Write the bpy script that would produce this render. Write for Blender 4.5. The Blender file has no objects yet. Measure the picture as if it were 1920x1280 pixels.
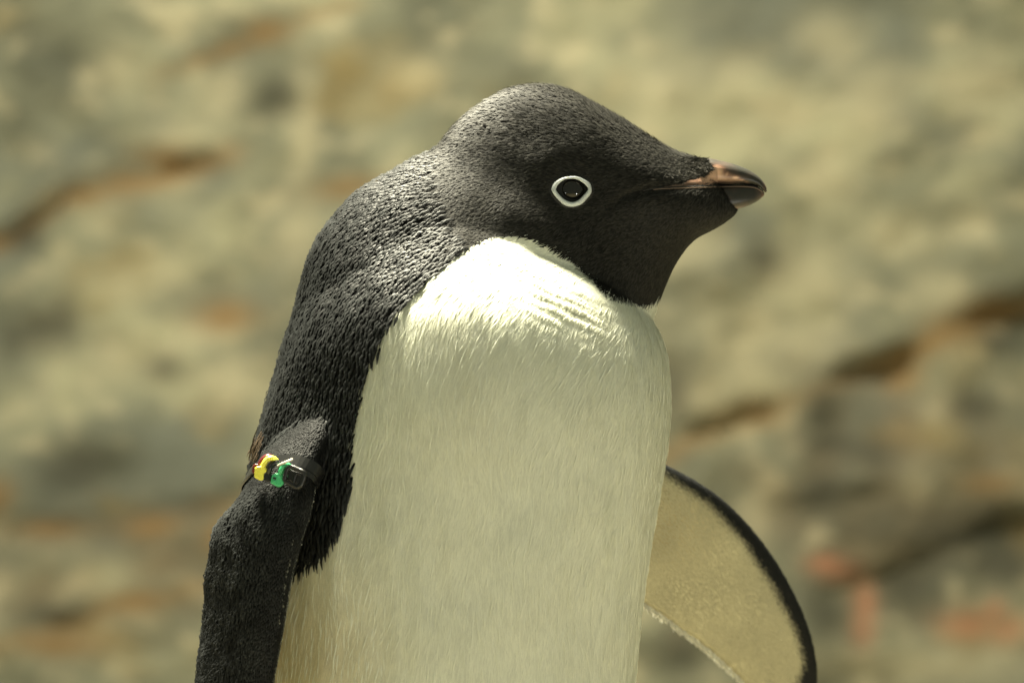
import bpy, bmesh, math, random
import numpy as np
from mathutils import Vector, noise
from mathutils.bvhtree import BVHTree

random.seed(7)
rng = np.random.default_rng(7)
scene = bpy.context.scene
col = scene.collection

# ------------------------------------------------------------------ camera
PX = 0.00025                 # metres per photograph pixel at the bird's mid plane
DIST, ZC = 2.0, 0.58         # camera distance and height (bird about 0.70 m tall)
cam_d = bpy.data.cameras.new('camera')
cam = bpy.data.objects.new('camera', cam_d)
col.objects.link(cam)
cam.location = (0, -DIST, ZC)
cam.rotation_euler = (math.radians(90), 0, 0)
cam_d.sensor_width = 36
cam_d.lens = 36 * DIST / (1920 * PX)
cam_d.clip_end = 60
cam_d.dof.use_dof = True
cam_d.dof.focus_distance = DIST - 0.045
cam_d.dof.aperture_fstop = 7.6
scene.camera = cam

# ------------------------------------------------------------------ world + lamps
world = bpy.data.worlds.new('World')
scene.world = world
world.use_nodes = True
bg = world.node_tree.nodes['Background']
bg.inputs['Color'].default_value = (0.90, 0.97, 0.70, 1)
bg.inputs['Strength'].default_value = 0.325

def lamp(name, loc, target, power, size, color, spread=180):
    d = bpy.data.lights.new(name, 'AREA')
    d.shape = 'DISK'
    d.size = size
    d.energy = power
    d.color = color
    d.spread = math.radians(spread)
    o = bpy.data.objects.new(name, d)
    o.location = loc
    o.rotation_euler = (Vector(target) - Vector(loc)).to_track_quat('-Z', 'Y').to_euler()
    col.objects.link(o)
    return o
WARM = (1.0, 0.94, 0.72)
lamp('overhead_lamp', (-0.45, 0.68, 3.3), (0, 0, 0.6), 112, 0.70, WARM, 60)
lamp('overhead_lamp', (-0.8, 0.30, 3.3), (0.1, 2.1, 0.5), 24, 0.6, WARM, 75)  # second lamp, added only to brighten the rock wall
# two small low lamps, added out of view to make the pair of glints in the eye
lamp('glint_lamp', (0.46, -0.78, 0.15), (0.03, 0, 0.62), 1.5, 0.085, (1, 1, 0.95))
lamp('glint_lamp', (-0.64, -0.63, 0.29), (0.03, 0, 0.62), 0.25, 0.06, (1, 1, 0.95))

scene.view_settings.view_transform = 'Standard'
scene.view_settings.look = 'None'
scene.view_settings.exposure = 0.0
scene.view_settings.gamma = 1.0

# ------------------------------------------------------------------ helpers
def P(px, py, y=0.0):
    s = (DIST + y) / DIST
    return ((px - 960) * PX * s, y, ZC + (640 - py) * PX * s)

def to_px(co):
    s = DIST / (DIST + co[:, 1])
    return np.stack([960 + co[:, 0] * s / PX, 640 - (co[:, 2] - ZC) * s / PX], 1)

def smooth(a, b, x):
    t = np.clip((x - a) / (b - a), 0, 1)
    return t * t * (3 - 2 * t)

def in_poly(pts, poly):
    x, y = pts[:, 0], pts[:, 1]
    inside = np.zeros(len(pts), bool)
    n = len(poly)
    for i in range(n):
        x0, y0 = poly[i]
        x1, y1 = poly[(i + 1) % n]
        if y0 == y1:
            continue
        c = ((y0 > y) != (y1 > y)) & (x < (x1 - x0) * (y - y0) / (y1 - y0) + x0)
        inside ^= c
    return inside

def poly_dist(pts, line):
    best = np.full(len(pts), 1e9)
    for (x0, y0), (x1, y1) in zip(line[:-1], line[1:]):
        d = np.array([x1 - x0, y1 - y0], float)
        t = np.clip(((pts[:, 0] - x0) * d[0] + (pts[:, 1] - y0) * d[1]) / (d @ d), 0, 1)
        best = np.minimum(best, np.hypot(pts[:, 0] - x0 - t * d[0], pts[:, 1] - y0 - t * d[1]))
    return best

def catmull(rows, sub):
    rows = np.array(rows, float)
    p = np.vstack([2 * rows[0] - rows[1], rows, 2 * rows[-1] - rows[-2]])
    out = []
    for i in range(1, len(p) - 2):
        for k in range(sub):
            t = k / sub
            a, b, c, d = p[i - 1], p[i], p[i + 1], p[i + 2]
            out.append(0.5 * ((2 * b) + (c - a) * t + (2 * a - 5 * b + 4 * c - d) * t * t
                              + (3 * b - a - 3 * c + d) * t ** 3))
    out.append(p[-2])
    return np.array(out)

def mesh_obj(name, verts, faces, mat=None, parent=None, shade=True):
    me = bpy.data.meshes.new(name)
    me.from_pydata([tuple(v) for v in verts], [], [tuple(f) for f in faces])
    me.update()
    o = bpy.data.objects.new(name, me)
    col.objects.link(o)
    if mat:
        me.materials.append(mat)
    if shade:
        me.shade_smooth()
    if parent:
        o.parent = parent
    return o

def ring_faces(nr, n, cap=True):
    f = []
    for i in range(nr - 1):
        for j in range(n):
            k = (j + 1) % n
            f.append((i * n + j, i * n + k, (i + 1) * n + k, (i + 1) * n + j))
    if cap:
        f.append(tuple(range(n))[::-1])
        f.append(tuple((nr - 1) * n + j for j in range(n)))
    return f

def tag(o, label=None, cat=None, group=None, kind=None):
    if label: o['label'] = label
    if cat: o['category'] = cat
    if group: o['group'] = group
    if kind: o['kind'] = kind
    return o

def N(nt, typ, **kw):
    n = nt.nodes.new(typ)
    for k, v in kw.items():
        setattr(n, k, v)
    return n

def material(name):
    m = bpy.data.materials.new(name)
    m.use_nodes = True
    nt = m.node_tree
    return m, nt, nt.nodes['Principled BSDF']

def plain(name, rgb, rough=0.4, spec=0.5, bump=0.0, scale=200, vary=0.0):
    m, nt, b = material(name)
    b.inputs['Base Color'].default_value = (*rgb, 1)
    b.inputs['Roughness'].default_value = rough
    b.inputs['Specular IOR Level'].default_value = spec
    tc = N(nt, 'ShaderNodeTexCoord')
    nz = N(nt, 'ShaderNodeTexNoise')
    nz.inputs['Scale'].default_value = scale
    nz.inputs['Detail'].default_value = 4
    nt.links.new(tc.outputs['Object'], nz.inputs['Vector'])
    if vary:
        mr = N(nt, 'ShaderNodeMapRange')
        mr.inputs['To Min'].default_value = 1 - vary
        mr.inputs['To Max'].default_value = 1 + vary
        nt.links.new(nz.outputs['Fac'], mr.inputs['Value'])
        hs = N(nt, 'ShaderNodeHueSaturation')
        hs.inputs['Color'].default_value = (*rgb, 1)
        nt.links.new(mr.outputs['Result'], hs.inputs['Value'])
        nt.links.new(hs.outputs['Color'], b.inputs['Base Color'])
    if bump:
        bp = N(nt, 'ShaderNodeBump')
        bp.inputs['Strength'].default_value = bump
        bp.inputs['Distance'].default_value = 0.0005
        nt.links.new(nz.outputs['Fac'], bp.inputs['Height'])
        nt.links.new(bp.outputs['Normal'], b.inputs['Normal'])
    return m

# ------------------------------------------------------------------ rock setting
def rock_material(name='rock', value=0.80):
    m, nt, b = material(name)
    L = nt.links.new
    tc = N(nt, 'ShaderNodeTexCoord')
    mp = N(nt, 'ShaderNodeMapping')
    mp.inputs['Rotation'].default_value = (0, math.radians(-28), 0)
    mp.inputs['Scale'].default_value = (0.9, 1, 1.1)
    L(tc.outputs['Object'], mp.inputs['Vector'])
    def nz(scale, detail=4, off=0.0):
        n = N(nt, 'ShaderNodeTexNoise')
        n.inputs['Scale'].default_value = scale
        n.inputs['Detail'].default_value = detail
        ad = N(nt, 'ShaderNodeVectorMath')
        ad.inputs[1].default_value = (off, off * 1.7, -off)
        L(mp.outputs[0], ad.inputs[0])
        L(ad.outputs[0], n.inputs['Vector'])
        return n
    def ramp(src, stops):
        r = N(nt, 'ShaderNodeValToRGB')
        e = r.color_ramp.elements
        e[0].position, e[0].color = stops[0][0], (*stops[0][1], 1)
        e[1].position, e[1].color = stops[1][0], (*stops[1][1], 1)
        for p_, c_ in stops[2:]:
            q = e.new(p_); q.color = (*c_, 1)
        L(src, r.inputs['Fac'])
        return r
    def mix(fac, a, c, blend='MIX'):
        x = N(nt, 'ShaderNodeMix', data_type='RGBA', blend_type=blend)
        if hasattr(fac, 'links'): L(fac, x.inputs['Factor'])
        else: x.inputs['Factor'].default_value = fac
        L(a, x.inputs['A'])
        if isinstance(c, tuple): x.inputs['B'].default_value = (*c, 1)
        else: L(c, x.inputs['B'])
        return x.outputs['Result']
    base = ramp(nz(6, 6).outputs['Fac'], [(0.34, (0.095, 0.10, 0.070)), (0.66, (0.43, 0.41, 0.262)), (0.5, (0.225, 0.225, 0.152))])
    pale = ramp(nz(30, 3, 3.1).outputs['Fac'], [(0.52, (0, 0, 0)), (0.70, (.75, .75, .75))])
    c = mix(pale.outputs['Color'], base.outputs['Color'], (0.52, 0.46, 0.30))
    grey = ramp(nz(8, 4, 7.7).outputs['Fac'], [(0.50, (0, 0, 0)), (0.68, (.9, .9, .9))])
    c = mix(grey.outputs['Color'], c, (0.15, 0.16, 0.125))
    och = ramp(nz(7, 4, 12.3).outputs['Fac'], [(0.60, (0, 0, 0)), (0.74, (0.75, 0.75, 0.75))])
    c = mix(och.outputs['Color'], c, (0.27, 0.19, 0.06))
    a1 = N(nt, 'ShaderNodeAttribute', attribute_name='stain')
    sp = N(nt, 'ShaderNodeSeparateColor')
    L(a1.outputs['Color'], sp.inputs[0])
    c = mix(a1.outputs['Alpha'], c, (0.54, 0.48, 0.31))
    c = mix(sp.outputs['Red'], c, (0.27, 0.15, 0.045))
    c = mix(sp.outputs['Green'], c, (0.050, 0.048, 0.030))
    c = mix(sp.outputs['Blue'], c, (0.52, 0.17, 0.075))
    hs = N(nt, 'ShaderNodeHueSaturation'); hs.inputs['Value'].default_value = value; hs.inputs['Saturation'].default_value = 1.0
    L(c, hs.inputs['Color'])
    L(hs.outputs['Color'], b.inputs['Base Color'])
    b.inputs['Roughness'].default_value = 0.85
    bp = N(nt, 'ShaderNodeBump')
    bp.inputs['Strength'].default_value = 0.6
    bp.inputs['Distance'].default_value = 0.01
    L(nz(45, 6, 1.1).outputs['Fac'], bp.inputs['Height'])
    L(bp.outputs['Normal'], b.inputs['Normal'])
    return m
ROCK = rock_material()

YW = 2.0
def wpx(px, py):                         # photo pixel -> (x, z) on the wall plane
    p = P(px, py, YW)
    return (p[0], p[2])
# ledges: the rock below each line is set back, so the line shades itself
LEDGES = [([(-300, 470), (0, 425), (60, 390), (130, 350), (260, 318), (360, 285), (420, 270)], 0.030, 34, 0.9),
          ([(-300, 1010), (0, 985), (230, 968), (330, 945), (460, 915), (700, 880)], 0.030, 30, 0.7),
          ([(-300, 1260), (0, 1190), (110, 1150), (210, 1120), (400, 1075), (600, 1050)], 0.030, 30, 1.0),
          ([(1180, 880), (1290, 800), (1390, 765), (1460, 745), (1530, 715), (1620, 680), (1700, 640), (1800, 590), (1920, 555), (2200, 470)], 0.050, 42, 0.9),
          ([(1480, 935), (1560, 905), (1650, 915), (1740, 930)], 0.035, 34, 0.2),
          ([(1560, 1080), (1700, 1050), (1850, 970), (2000, 900)], 0.045, 40, 0.15),
          ([(300, 120), (420, 60), (520, 30), (640, -20)], 0.012, 26, 0.8)]
OCHRE = [(1420, 775, 60, 26), (1860, 580, 60, 24), (1790, 620, 60, 30), (1850, 905, 70, 25), (110, 990, 70, 18), (300, 985, 60, 26), (440, 1000, 50, 40),
         (130, 1190, 90, 25), (270, 1120, 70, 25), (150, 365, 60, 20), (230, 340, 50, 16), (300, 290, 50, 20), (490, 45, 50, 22), (430, 590, 60, 30), (15, 925, 25, 30), (640, 350, 60, 15), (1690, 700, 40, 40)]
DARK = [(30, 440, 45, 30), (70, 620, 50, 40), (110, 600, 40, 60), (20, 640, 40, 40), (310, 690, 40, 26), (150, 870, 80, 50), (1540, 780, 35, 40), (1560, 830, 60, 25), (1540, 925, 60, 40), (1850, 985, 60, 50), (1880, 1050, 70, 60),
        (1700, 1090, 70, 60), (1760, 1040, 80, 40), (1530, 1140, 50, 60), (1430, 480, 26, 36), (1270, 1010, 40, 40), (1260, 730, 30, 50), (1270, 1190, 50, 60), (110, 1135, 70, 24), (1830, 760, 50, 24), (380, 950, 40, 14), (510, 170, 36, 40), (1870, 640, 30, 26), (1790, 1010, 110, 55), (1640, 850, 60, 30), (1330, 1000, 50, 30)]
PALE = [(210,125,30,30),(310,330,35,20),(410,170,30,40),(240,535,25,22),(310,510,30,22),(330,250,40,22),(560,220,14,110),(780,130,45,30),(560,440,35,60),(215,670,30,25),(380,620,40,20),(450,720,60,35),(1290,740,60,30),(1400,700,60,35),(1500,650,60,40),(1330,760,40,20),(1250,170,60,40),(1390,130,40,40),(1560,60,50,40),(1640,190,60,60),(1560,330,50,40),(1830,420,30,25),(1760,540,40,30),(1700,440,60,30),(1420,960,30,30),(1770,760,20,20),(1710,905,20,20),(1660,1030,70,10),(1700,1235,200,25),(1850,150,50,50),(1480,200,40,40),(1300,460,50,40),(1500,520,70,60)]
RED = [(1610, 1120, 20, 45), (1600, 1170, 18, 30), (1570, 1060, 40, 14), (1800, 1160, 50, 22), (1870, 1170, 40, 20), (1850, 1140, 18, 18), (1540, 1045, 30, 14)]

def build_wall():
    x0, x1, z0, z1 = -2.3, 2.3, -0.02, 1.9
    nx, nz_ = 430, 180
    X, Z = np.meshgrid(np.linspace(x0, x1, nx), np.linspace(z0, z1, nz_))
    pts = np.stack([X.ravel(), Z.ravel()], 1)
    pp = np.stack([960 + pts[:, 0] / (2 * PX), 640 - (pts[:, 1] - ZC) / (2 * PX)], 1)
    n1 = np.array([noise.fractal((x * 2.1, z * 2.4, 1.3), 1.0, 2.0, 5) for x, z in pts])
    n2 = np.array([noise.noise((x * 11 + z * 5, z * 14, 9.0)) for x, z in pts])
    wob = np.array([noise.noise((x * 9, z * 9, 4.0)) for x, z in pts])
    n3 = np.array([noise.noise((x * 26, z * 30, 2.0)) for x, z in pts])
    y = YW + (pts[:, 1] - ZC) * 0.30 + n1 * 0.050 + n2 * 0.008 + n3 * 0.006
    st = np.zeros((len(pts), 4))
    for line, dep, w, oc in LEDGES:
        d = poly_dist(pp, line)
        xs = np.array([a for a, _ in line]); ys = np.array([b for _, b in line])
        ly = np.interp(pp[:, 0], xs, ys) + wob * 14
        below = pp[:, 1] - ly
        end = smooth(60, 0, np.maximum(xs[0] - pp[:, 0], pp[:, 0] - xs[-1]))
        prof = smooth(-16, 12, below) * smooth(w * 7, w * 0.3, below) - 0.5 * smooth(-160, -8, below) * smooth(16, -12, below)
        y += dep * 0.42 * prof * end * np.clip(0.55 + 1.3 * n2, 0.05, 1.2)
        st[:, 0] = np.maximum(st[:, 0], oc * end * smooth(-4, 10, below) * smooth(w * 1.6, w * 0.4, below) * np.clip(0.75 + 0.8 * wob, 0, 1))
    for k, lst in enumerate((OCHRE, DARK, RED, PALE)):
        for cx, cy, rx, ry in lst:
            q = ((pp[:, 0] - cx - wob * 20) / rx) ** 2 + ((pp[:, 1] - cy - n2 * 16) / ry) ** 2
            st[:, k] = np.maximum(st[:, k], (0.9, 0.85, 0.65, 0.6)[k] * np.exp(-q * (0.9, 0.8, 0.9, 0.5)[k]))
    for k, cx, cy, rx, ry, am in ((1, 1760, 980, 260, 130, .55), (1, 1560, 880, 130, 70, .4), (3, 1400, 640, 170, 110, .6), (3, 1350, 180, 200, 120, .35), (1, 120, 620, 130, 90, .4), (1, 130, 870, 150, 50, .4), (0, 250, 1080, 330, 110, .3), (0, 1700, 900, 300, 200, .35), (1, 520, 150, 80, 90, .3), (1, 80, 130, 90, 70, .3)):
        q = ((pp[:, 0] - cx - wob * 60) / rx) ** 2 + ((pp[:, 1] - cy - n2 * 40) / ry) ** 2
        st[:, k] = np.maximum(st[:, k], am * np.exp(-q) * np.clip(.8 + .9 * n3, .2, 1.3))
    verts = np.stack([pts[:, 0], y, pts[:, 1]], 1)
    faces = [(j * nx + i, j * nx + i + 1, (j + 1) * nx + i + 1, (j + 1) * nx + i) for j in range(nz_ - 1) for i in range(nx - 1)]
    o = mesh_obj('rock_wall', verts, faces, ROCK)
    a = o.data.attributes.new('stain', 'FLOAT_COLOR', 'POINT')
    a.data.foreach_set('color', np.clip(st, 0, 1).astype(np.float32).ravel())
    sol = o.modifiers.new('thickness', 'SOLIDIFY'); sol.thickness = 0.25; sol.offset = -1
    tag(o, kind='structure')
    return o
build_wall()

def build_ground():
    n = 90
    xs = np.linspace(-2.3, 2.3, n); ys = np.linspace(-1.2, 2.1, n)
    v = [(x, y, 0.012 * noise.fractal((x * 4, y * 4, 0), 1, 2, 4) - (0.0)) for y in ys for x in xs]
    f = [(j * n + i, j * n + i + 1, (j + 1) * n + i + 1, (j + 1) * n + i) for j in range(n - 1) for i in range(n - 1)]
    tag(mesh_obj('ground', v, f, rock_material('dark_rock', 0.40)), kind='structure')  # rock colour darkened to cut the light bounced onto the belly
build_ground()

# ------------------------------------------------------------------ the penguin: base shapes
HEADING = math.radians(40)               # body turned this far from the lens towards picture right
NR = 56
def loft(rows, sub=6, n=NR):
    """rows: Ax Ay Bx By depth(px) yc(m) k  (A back/crown side, B front/throat side)"""
    R = catmull(rows, sub)
    verts = []
    for ax, ay, bx, by, D, yc, k in R:
        for j in range(n):
            a = 2 * math.pi * j / n
            c, s = math.cos(a), math.sin(a)
            px = (ax + bx) / 2 + (ax - bx) / 2 * c
            py = (ay + by) / 2 + (ay - by) / 2 * c
            verts.append(P(px, py, yc + D * PX * s * (1 + k * c)))
    return verts, ring_faces(len(R), n)

TORSO = [
 (735, 2930, 985, 2930, 130, .0, 0), (640, 2800, 1085, 2800, 235, .0, 0), (520, 2550, 1165, 2550, 320, .0, 0), (455, 2150, 1215, 2150, 372, .0, 0), (440, 1750, 1215, 1750, 375, .0, 0),
 (452, 1450, 1196, 1450, 360, 0, 0), (458, 1280, 1195, 1280, 352, 0, 0), (458, 1130, 1206, 1130, 350, 0, 0), (460, 1000, 1226, 1000, 350, 0, 0),
 (474, 880, 1246, 880, 350, 0, 0), (496, 790, 1256, 780, 348, 0, 0), (520, 700, 1254, 700, 343, 0, 0), (538, 635, 1240, 642, 334, 0, 0),
 (558, 580, 1218, 596, 318, 0, 0), (585, 530, 1190, 555, 291, 0, 0), (615, 487, 1150, 522, 258, 0, 0), (655, 448, 1095, 488, 221, 0, 0), (705, 415, 1040, 455, 182, 0, 0), (770, 392, 985, 430, 138, 0, 0), (830, 385, 930, 412, 60, 0, 0)]
HEADN = [
 (548, 600, 1120, 860, 230, 0, .1), (570, 530, 1160, 780, 245, 0, .1), (605, 448, 1190, 690, 235, 0, .1), (665, 371, 1210, 622, 195, 0, .1), (745, 314, 1224, 588, 164, 0, .08),
 (815, 282, 1231, 570, 148, 0, .04), (852, 243, 1236, 560, 138, 0, 0), (900, 202, 1241, 548, 133, 0, 0), (955, 168, 1250, 528, 126, 0, -.02), (1005, 158, 1262, 503, 121, 0, -.04), (1062, 169, 1278, 478, 115, 0, -.06),
 (1115, 197, 1294, 458, 106, 0, -.08), (1165, 223, 1311, 444, 94, 0, -.08), (1215, 252, 1332, 434, 78, 0, -.05), (1262, 281, 1355, 421, 58, 0, -.12),
 (1294, 291, 1374, 407, 41, 0, -.1), (1312, 299, 1382, 399, 31, 0, -.18), (1322, 310, 1386, 394, 21, 0, -.2)]
def flip_loft(rows, sub=6, n=36):
    """rows: leading px,py,y  trailing px,py,y  half thickness m"""
    R = catmull(rows, sub)
    verts = []
    cs = []
    for i, r in enumerate(R):
        cs.append((np.array(P(r[0], r[1], r[2])), np.array(P(r[3], r[4], r[5])), r[6]))
    for i, (l, t, th) in enumerate(cs):
        a = cs[max(i - 1, 0)]; b = cs[min(i + 1, len(cs) - 1)]
        axis = (b[0] + b[1]) - (a[0] + a[1])
        w = (l - t) / 2
        nn = np.cross(axis, w); nn /= np.linalg.norm(nn)
        c0 = (l + t) / 2
        for j in range(n):
            q = 2 * math.pi * j / n
            verts.append(tuple(c0 + w * math.cos(q) + nn * th * math.sin(q) * (1 + 0.35 * math.cos(q))))
    return verts, ring_faces(len(R), n)
FLIP_NEAR = [(640, 730, -.040, 560, 775, -.010, .005), (616, 795, -.0645, 525, 835, -.014, .0065), (587, 870, -.079, 480, 882, -.034, .0088), (564, 940, -.086, 450, 950, -.046, .0115),
 (547, 1010, -.092, 413, 1000, -.040, .0115), (534, 1080, -.094, 399, 1060, -.038, .0105), (521, 1160, -.095, 391, 1150, -.038, .010), (501, 1260, -.095, 381, 1240, -.038, .009),
 (478, 1360, -.094, 373, 1340, -.040, .008), (450, 1470, -.09, 375, 1450, -.045, .007), (418, 1560, -.075, 388, 1560, -.06, .004)]
FLIP_FAR = [(1130, 850, .030, 1080, 1060, .035, .011), (1185, 850, .042, 1135, 1085, .048, .009), (1250, 870, .056, 1198, 1126, .062, .0075), (1345, 926, .075, 1265, 1172, .077, .0065), (1420, 1001, .09, 1325, 1217, .09, .006),
 (1479, 1090, .10, 1372, 1258, .10, .0055), (1518, 1180, .11, 1415, 1308, .108, .005), (1532, 1255, .117, 1450, 1368, .115, .0045), (1526, 1335, .122, 1478, 1410, .12, .004), (1508, 1395, .124, 1496, 1430, .124, .003)]

comps = {'torso': loft(TORSO), 'head': loft(HEADN), 'near': flip_loft(FLIP_NEAR), 'far': flip_loft(FLIP_FAR)}
allv, allf = [], []
bvh = {}
for k, (v, f) in comps.items():
    o_ = len(allv)
    allv += v
    allf += [tuple(i + o_ for i in q) for q in f]
    bvh[k] = BVHTree.FromPolygons(v, f)

penguin = bpy.data.objects.new('penguin', None)
col.objects.link(penguin)
penguin.location = (-0.02, 0, 0)
tag(penguin, 'black and white penguin with white eye ring, turned to profile', 'penguin')
bpy.context.view_layer.update()
PINV = penguin.matrix_world.inverted()
def to_penguin(o, parent=None):
    o.parent = parent or penguin
    o.matrix_parent_inverse = PINV if parent is None else o.matrix_parent_inverse
    return o

tmp = mesh_obj('shape_draft', allv, allf)
bm = bmesh.new(); bm.from_mesh(tmp.data)
bmesh.ops.recalc_face_normals(bm, faces=bm.faces)
bm.to_mesh(tmp.data); bm.free()
rm = tmp.modifiers.new('union', 'REMESH'); rm.mode = 'VOXEL'; rm.voxel_size = 0.00145; rm.use_smooth_shade = True
sm = tmp.modifiers.new('soft', 'SMOOTH'); sm.factor = 0.5; sm.iterations = 9
dg = bpy.context.evaluated_depsgraph_get()
body_me = bpy.data.meshes.new_from_object(tmp.evaluated_get(dg))
bpy.data.objects.remove(tmp)
body_me.name = 'body'
nv = len(body_me.vertices)
co = np.empty(nv * 3); body_me.vertices.foreach_get('co', co); co = co.reshape(-1, 3)
no = np.empty(nv * 3); body_me.vertices.foreach_get('normal', no); no = no.reshape(-1, 3)
pix = to_px(co)
COMP = np.zeros(nv, int)                 # 0 torso 1 head 2 near flipper 3 far flipper
bestd = np.full(nv, 9.0)
for ci, k in enumerate(('torso', 'head', 'near', 'far')):
    lo = np.array(comps[k][0]).min(0) - .01; hi = np.array(comps[k][0]).max(0) + .01
    for i in np.nonzero(np.all((co > lo) & (co < hi), 1))[0]:
        r = bvh[k].find_nearest(co[i])
        if r[3] < bestd[i]:
            bestd[i] = r[3]; COMP[i] = ci

# --- fine relief of the body: gape crease, eye socket, brow, collar folds
GAPE = [(1128, 398), (1145, 386), (1170, 370), (1200, 358), (1240, 352), (1290, 349), (1340, 347)]
EYE = (1071, 359)
disp = np.zeros(nv)
hd = (COMP == 1)
dg_ = poly_dist(pix, GAPE)
disp -= hd * 0.0020 * np.exp(-(dg_ / 8.0) ** 2) * smooth(1120, 1180, pix[:, 0]) * smooth(1330, 1230, pix[:, 0])
low = poly_dist(pix, [(1160, 400), (1230, 378), (1330, 370)])
disp += hd * 0.0003 * np.exp(-(low / 18.0) ** 2)
de = np.hypot((pix[:, 0] - EYE[0]) / 1.25, pix[:, 1] - EYE[1])
disp -= hd * 0.0016 * np.exp(-(de / 36.0) ** 2)
brow = poly_dist(pix, [(1000, 300), (1070, 290), (1140, 320), (1220, 325)])
disp += hd * 0.0007 * np.exp(-(brow / 30.0) ** 2)
cheek = poly_dist(pix, [(960, 400), (1040, 425), (1110, 470)])
disp += hd * 0.0012 * np.exp(-(cheek / 34.0) ** 2)
# collar folds: short ridges running across the bulge under the throat
tor = (COMP == 0) & (no[:, 1] < 0.3)
u = (pix[:, 0] - 1060) * 0.90 + (pix[:, 1] - 565) * 0.42
v = -(pix[:, 0] - 1060) * 0.42 + (pix[:, 1] - 565) * 0.90
fn = np.array([noise.noise((a * 90, b * 90, c_ * 90)) for a, b, c_ in co])
fold = np.exp(-(u / 75) ** 2) * np.exp(-((v - 5) / 44) ** 2)
disp += (tor | hd) * (no[:, 1] < 0.3) * fold * 0.0007 * np.clip(.6 + 1.3 * fn, 0, 1.3) * np.sin(v * 2 * math.pi / 17 + 2.2 * fn + .01 * u)
# broad soft undulation so the body is not a perfect barrel
big = np.array([noise.fractal((a * 22, b * 22, c * 15), 1, 2, 2) for a, b, c in co])
disp += ((COMP == 0) | (COMP == 1)) * big * 0.0019 * smooth(1300, 1180, pix[:, 0])
flipn = np.array([noise.noise((a * 45, b * 45, c * 30)) for a, b, c in co])
disp += (COMP == 2) * flipn * 0.0011
belly = np.array([noise.noise((a * 120, b * 120, c_ * 26)) + .6 * noise.noise((a * 60 + 3, b * 60, c_ * 18)) for a, b, c_ in co])
disp += (COMP == 0) * belly * 0.00065
co = co + no * disp[:, None]
body_me.vertices.foreach_set('co', co.ravel())
body_me.update()
no = np.empty(nv * 3); body_me.vertices.foreach_get('normal', no); no = no.reshape(-1, 3)
pix = to_px(co)

# --- plumage colour pattern
WHITE_EDGE = [(1300, 590), (1262, 566), (1240, 566), (1215, 577), (1180, 570), (1150, 562), (1128, 545), (1105, 520), (1080, 497), (1040, 470), (1000, 450), (960, 441), (930, 443),
 (900, 455), (870, 473), (845, 492), (800, 530), (770, 560), (745, 590), (720, 625), (705, 660), (690, 700), (678, 740), (668, 790), (662, 850), (658, 900), (650, 950), (635, 1000),
 (610, 1040), (580, 1060), (545, 1075), (520, 1092), (485, 1115), (470, 1280), (455, 1700), (470, 2400), (620, 2880), (700, 3000)]
WHITE_POLY = WHITE_EDGE + [(1400, 3000), (1400, 590)]
def is_white(c, n, comp, jit):
    p = to_px(c) + jit
    w = in_poly(p, WHITE_POLY)
    az = np.arctan2(c[:, 0] + 0.024, -c[:, 1])           # 0 = towards lens, + = picture right
    rel = np.abs(((az - HEADING + math.pi) % (2 * math.pi)) - math.pi)
    far = c[:, 1] > 0
    w = np.where(far & (p[:, 1] > 585), rel < 1.36 + 0.02 * jit[:, 0], w)
    w = np.where(far & (p[:, 1] <= 585), w & (rel < 1.36), w)
    # flippers
    nout = n[:, 0] * -math.cos(HEADING) + n[:, 1] * -math.sin(HEADING)
    w = np.where(comp == 2, nout < -0.8, w)
    dl = poly_dist(p, [(r[0], r[1]) for r in FLIP_FAR])
    marg = np.interp(p[:, 1], [860, 960, 1060, 1160, 1240, 1280, 1330], [14, 24, 30, 26, 22, 34, 60])
    under = n[:, 1] * -1 + n[:, 0] * -0.15 > -0.1
    w = np.where(comp == 3, under & (dl + jit[:, 0] * 2.0 > marg), w)
    return w
def far_soft(c, jit):
    p = to_px(c) + jit
    dl = poly_dist(p, [(r[0], r[1]) for r in FLIP_FAR])
    marg = np.interp(p[:, 1], [860, 960, 1060, 1160, 1240, 1280, 1330], [14, 24, 30, 26, 22, 34, 60])
    return smooth(-9, 13, dl - marg)
wv_ = is_white(co, no, COMP, np.zeros((nv, 2)))
skin = np.where(wv_[:, None], np.array([[0.70, 0.69, 0.58]]), np.array([[0.016, 0.016, 0.016]]))
# far flipper underside: buff, browner and yellower patches
fl = (COMP == 3)
pn = np.array([noise.fractal((a * 40, b * 30, c * 40), 1, 2, 3) if q else 0 for (a, b, c), q in zip(co, fl)])
buff = np.array([0.50, 0.46, 0.30])[None] * (1 + 0.35 * pn[:, None])
warm = np.exp(-((pix[:, 0] - 1255) / 90) ** 2 - ((pix[:, 1] - 990) / 70) ** 2)[:, None]
buff = buff * (1 - 0.35 * warm) + np.array([0.40, 0.26, 0.10])[None] * 0.35 * warm
soft3 = far_soft(co, np.zeros((nv, 2)))[:, None]
far3 = (COMP == 3) & (no[:, 1] * -1 + no[:, 0] * -0.15 > -0.1)
skin = np.where(far3[:, None], buff * soft3 + 0.014 * (1 - soft3), skin)
a = body_me.attributes.new('col', 'FLOAT_COLOR', 'POINT')
a.data.foreach_set('color', np.hstack([skin, np.ones((nv, 1))]).astype(np.float32).ravel())

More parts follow.
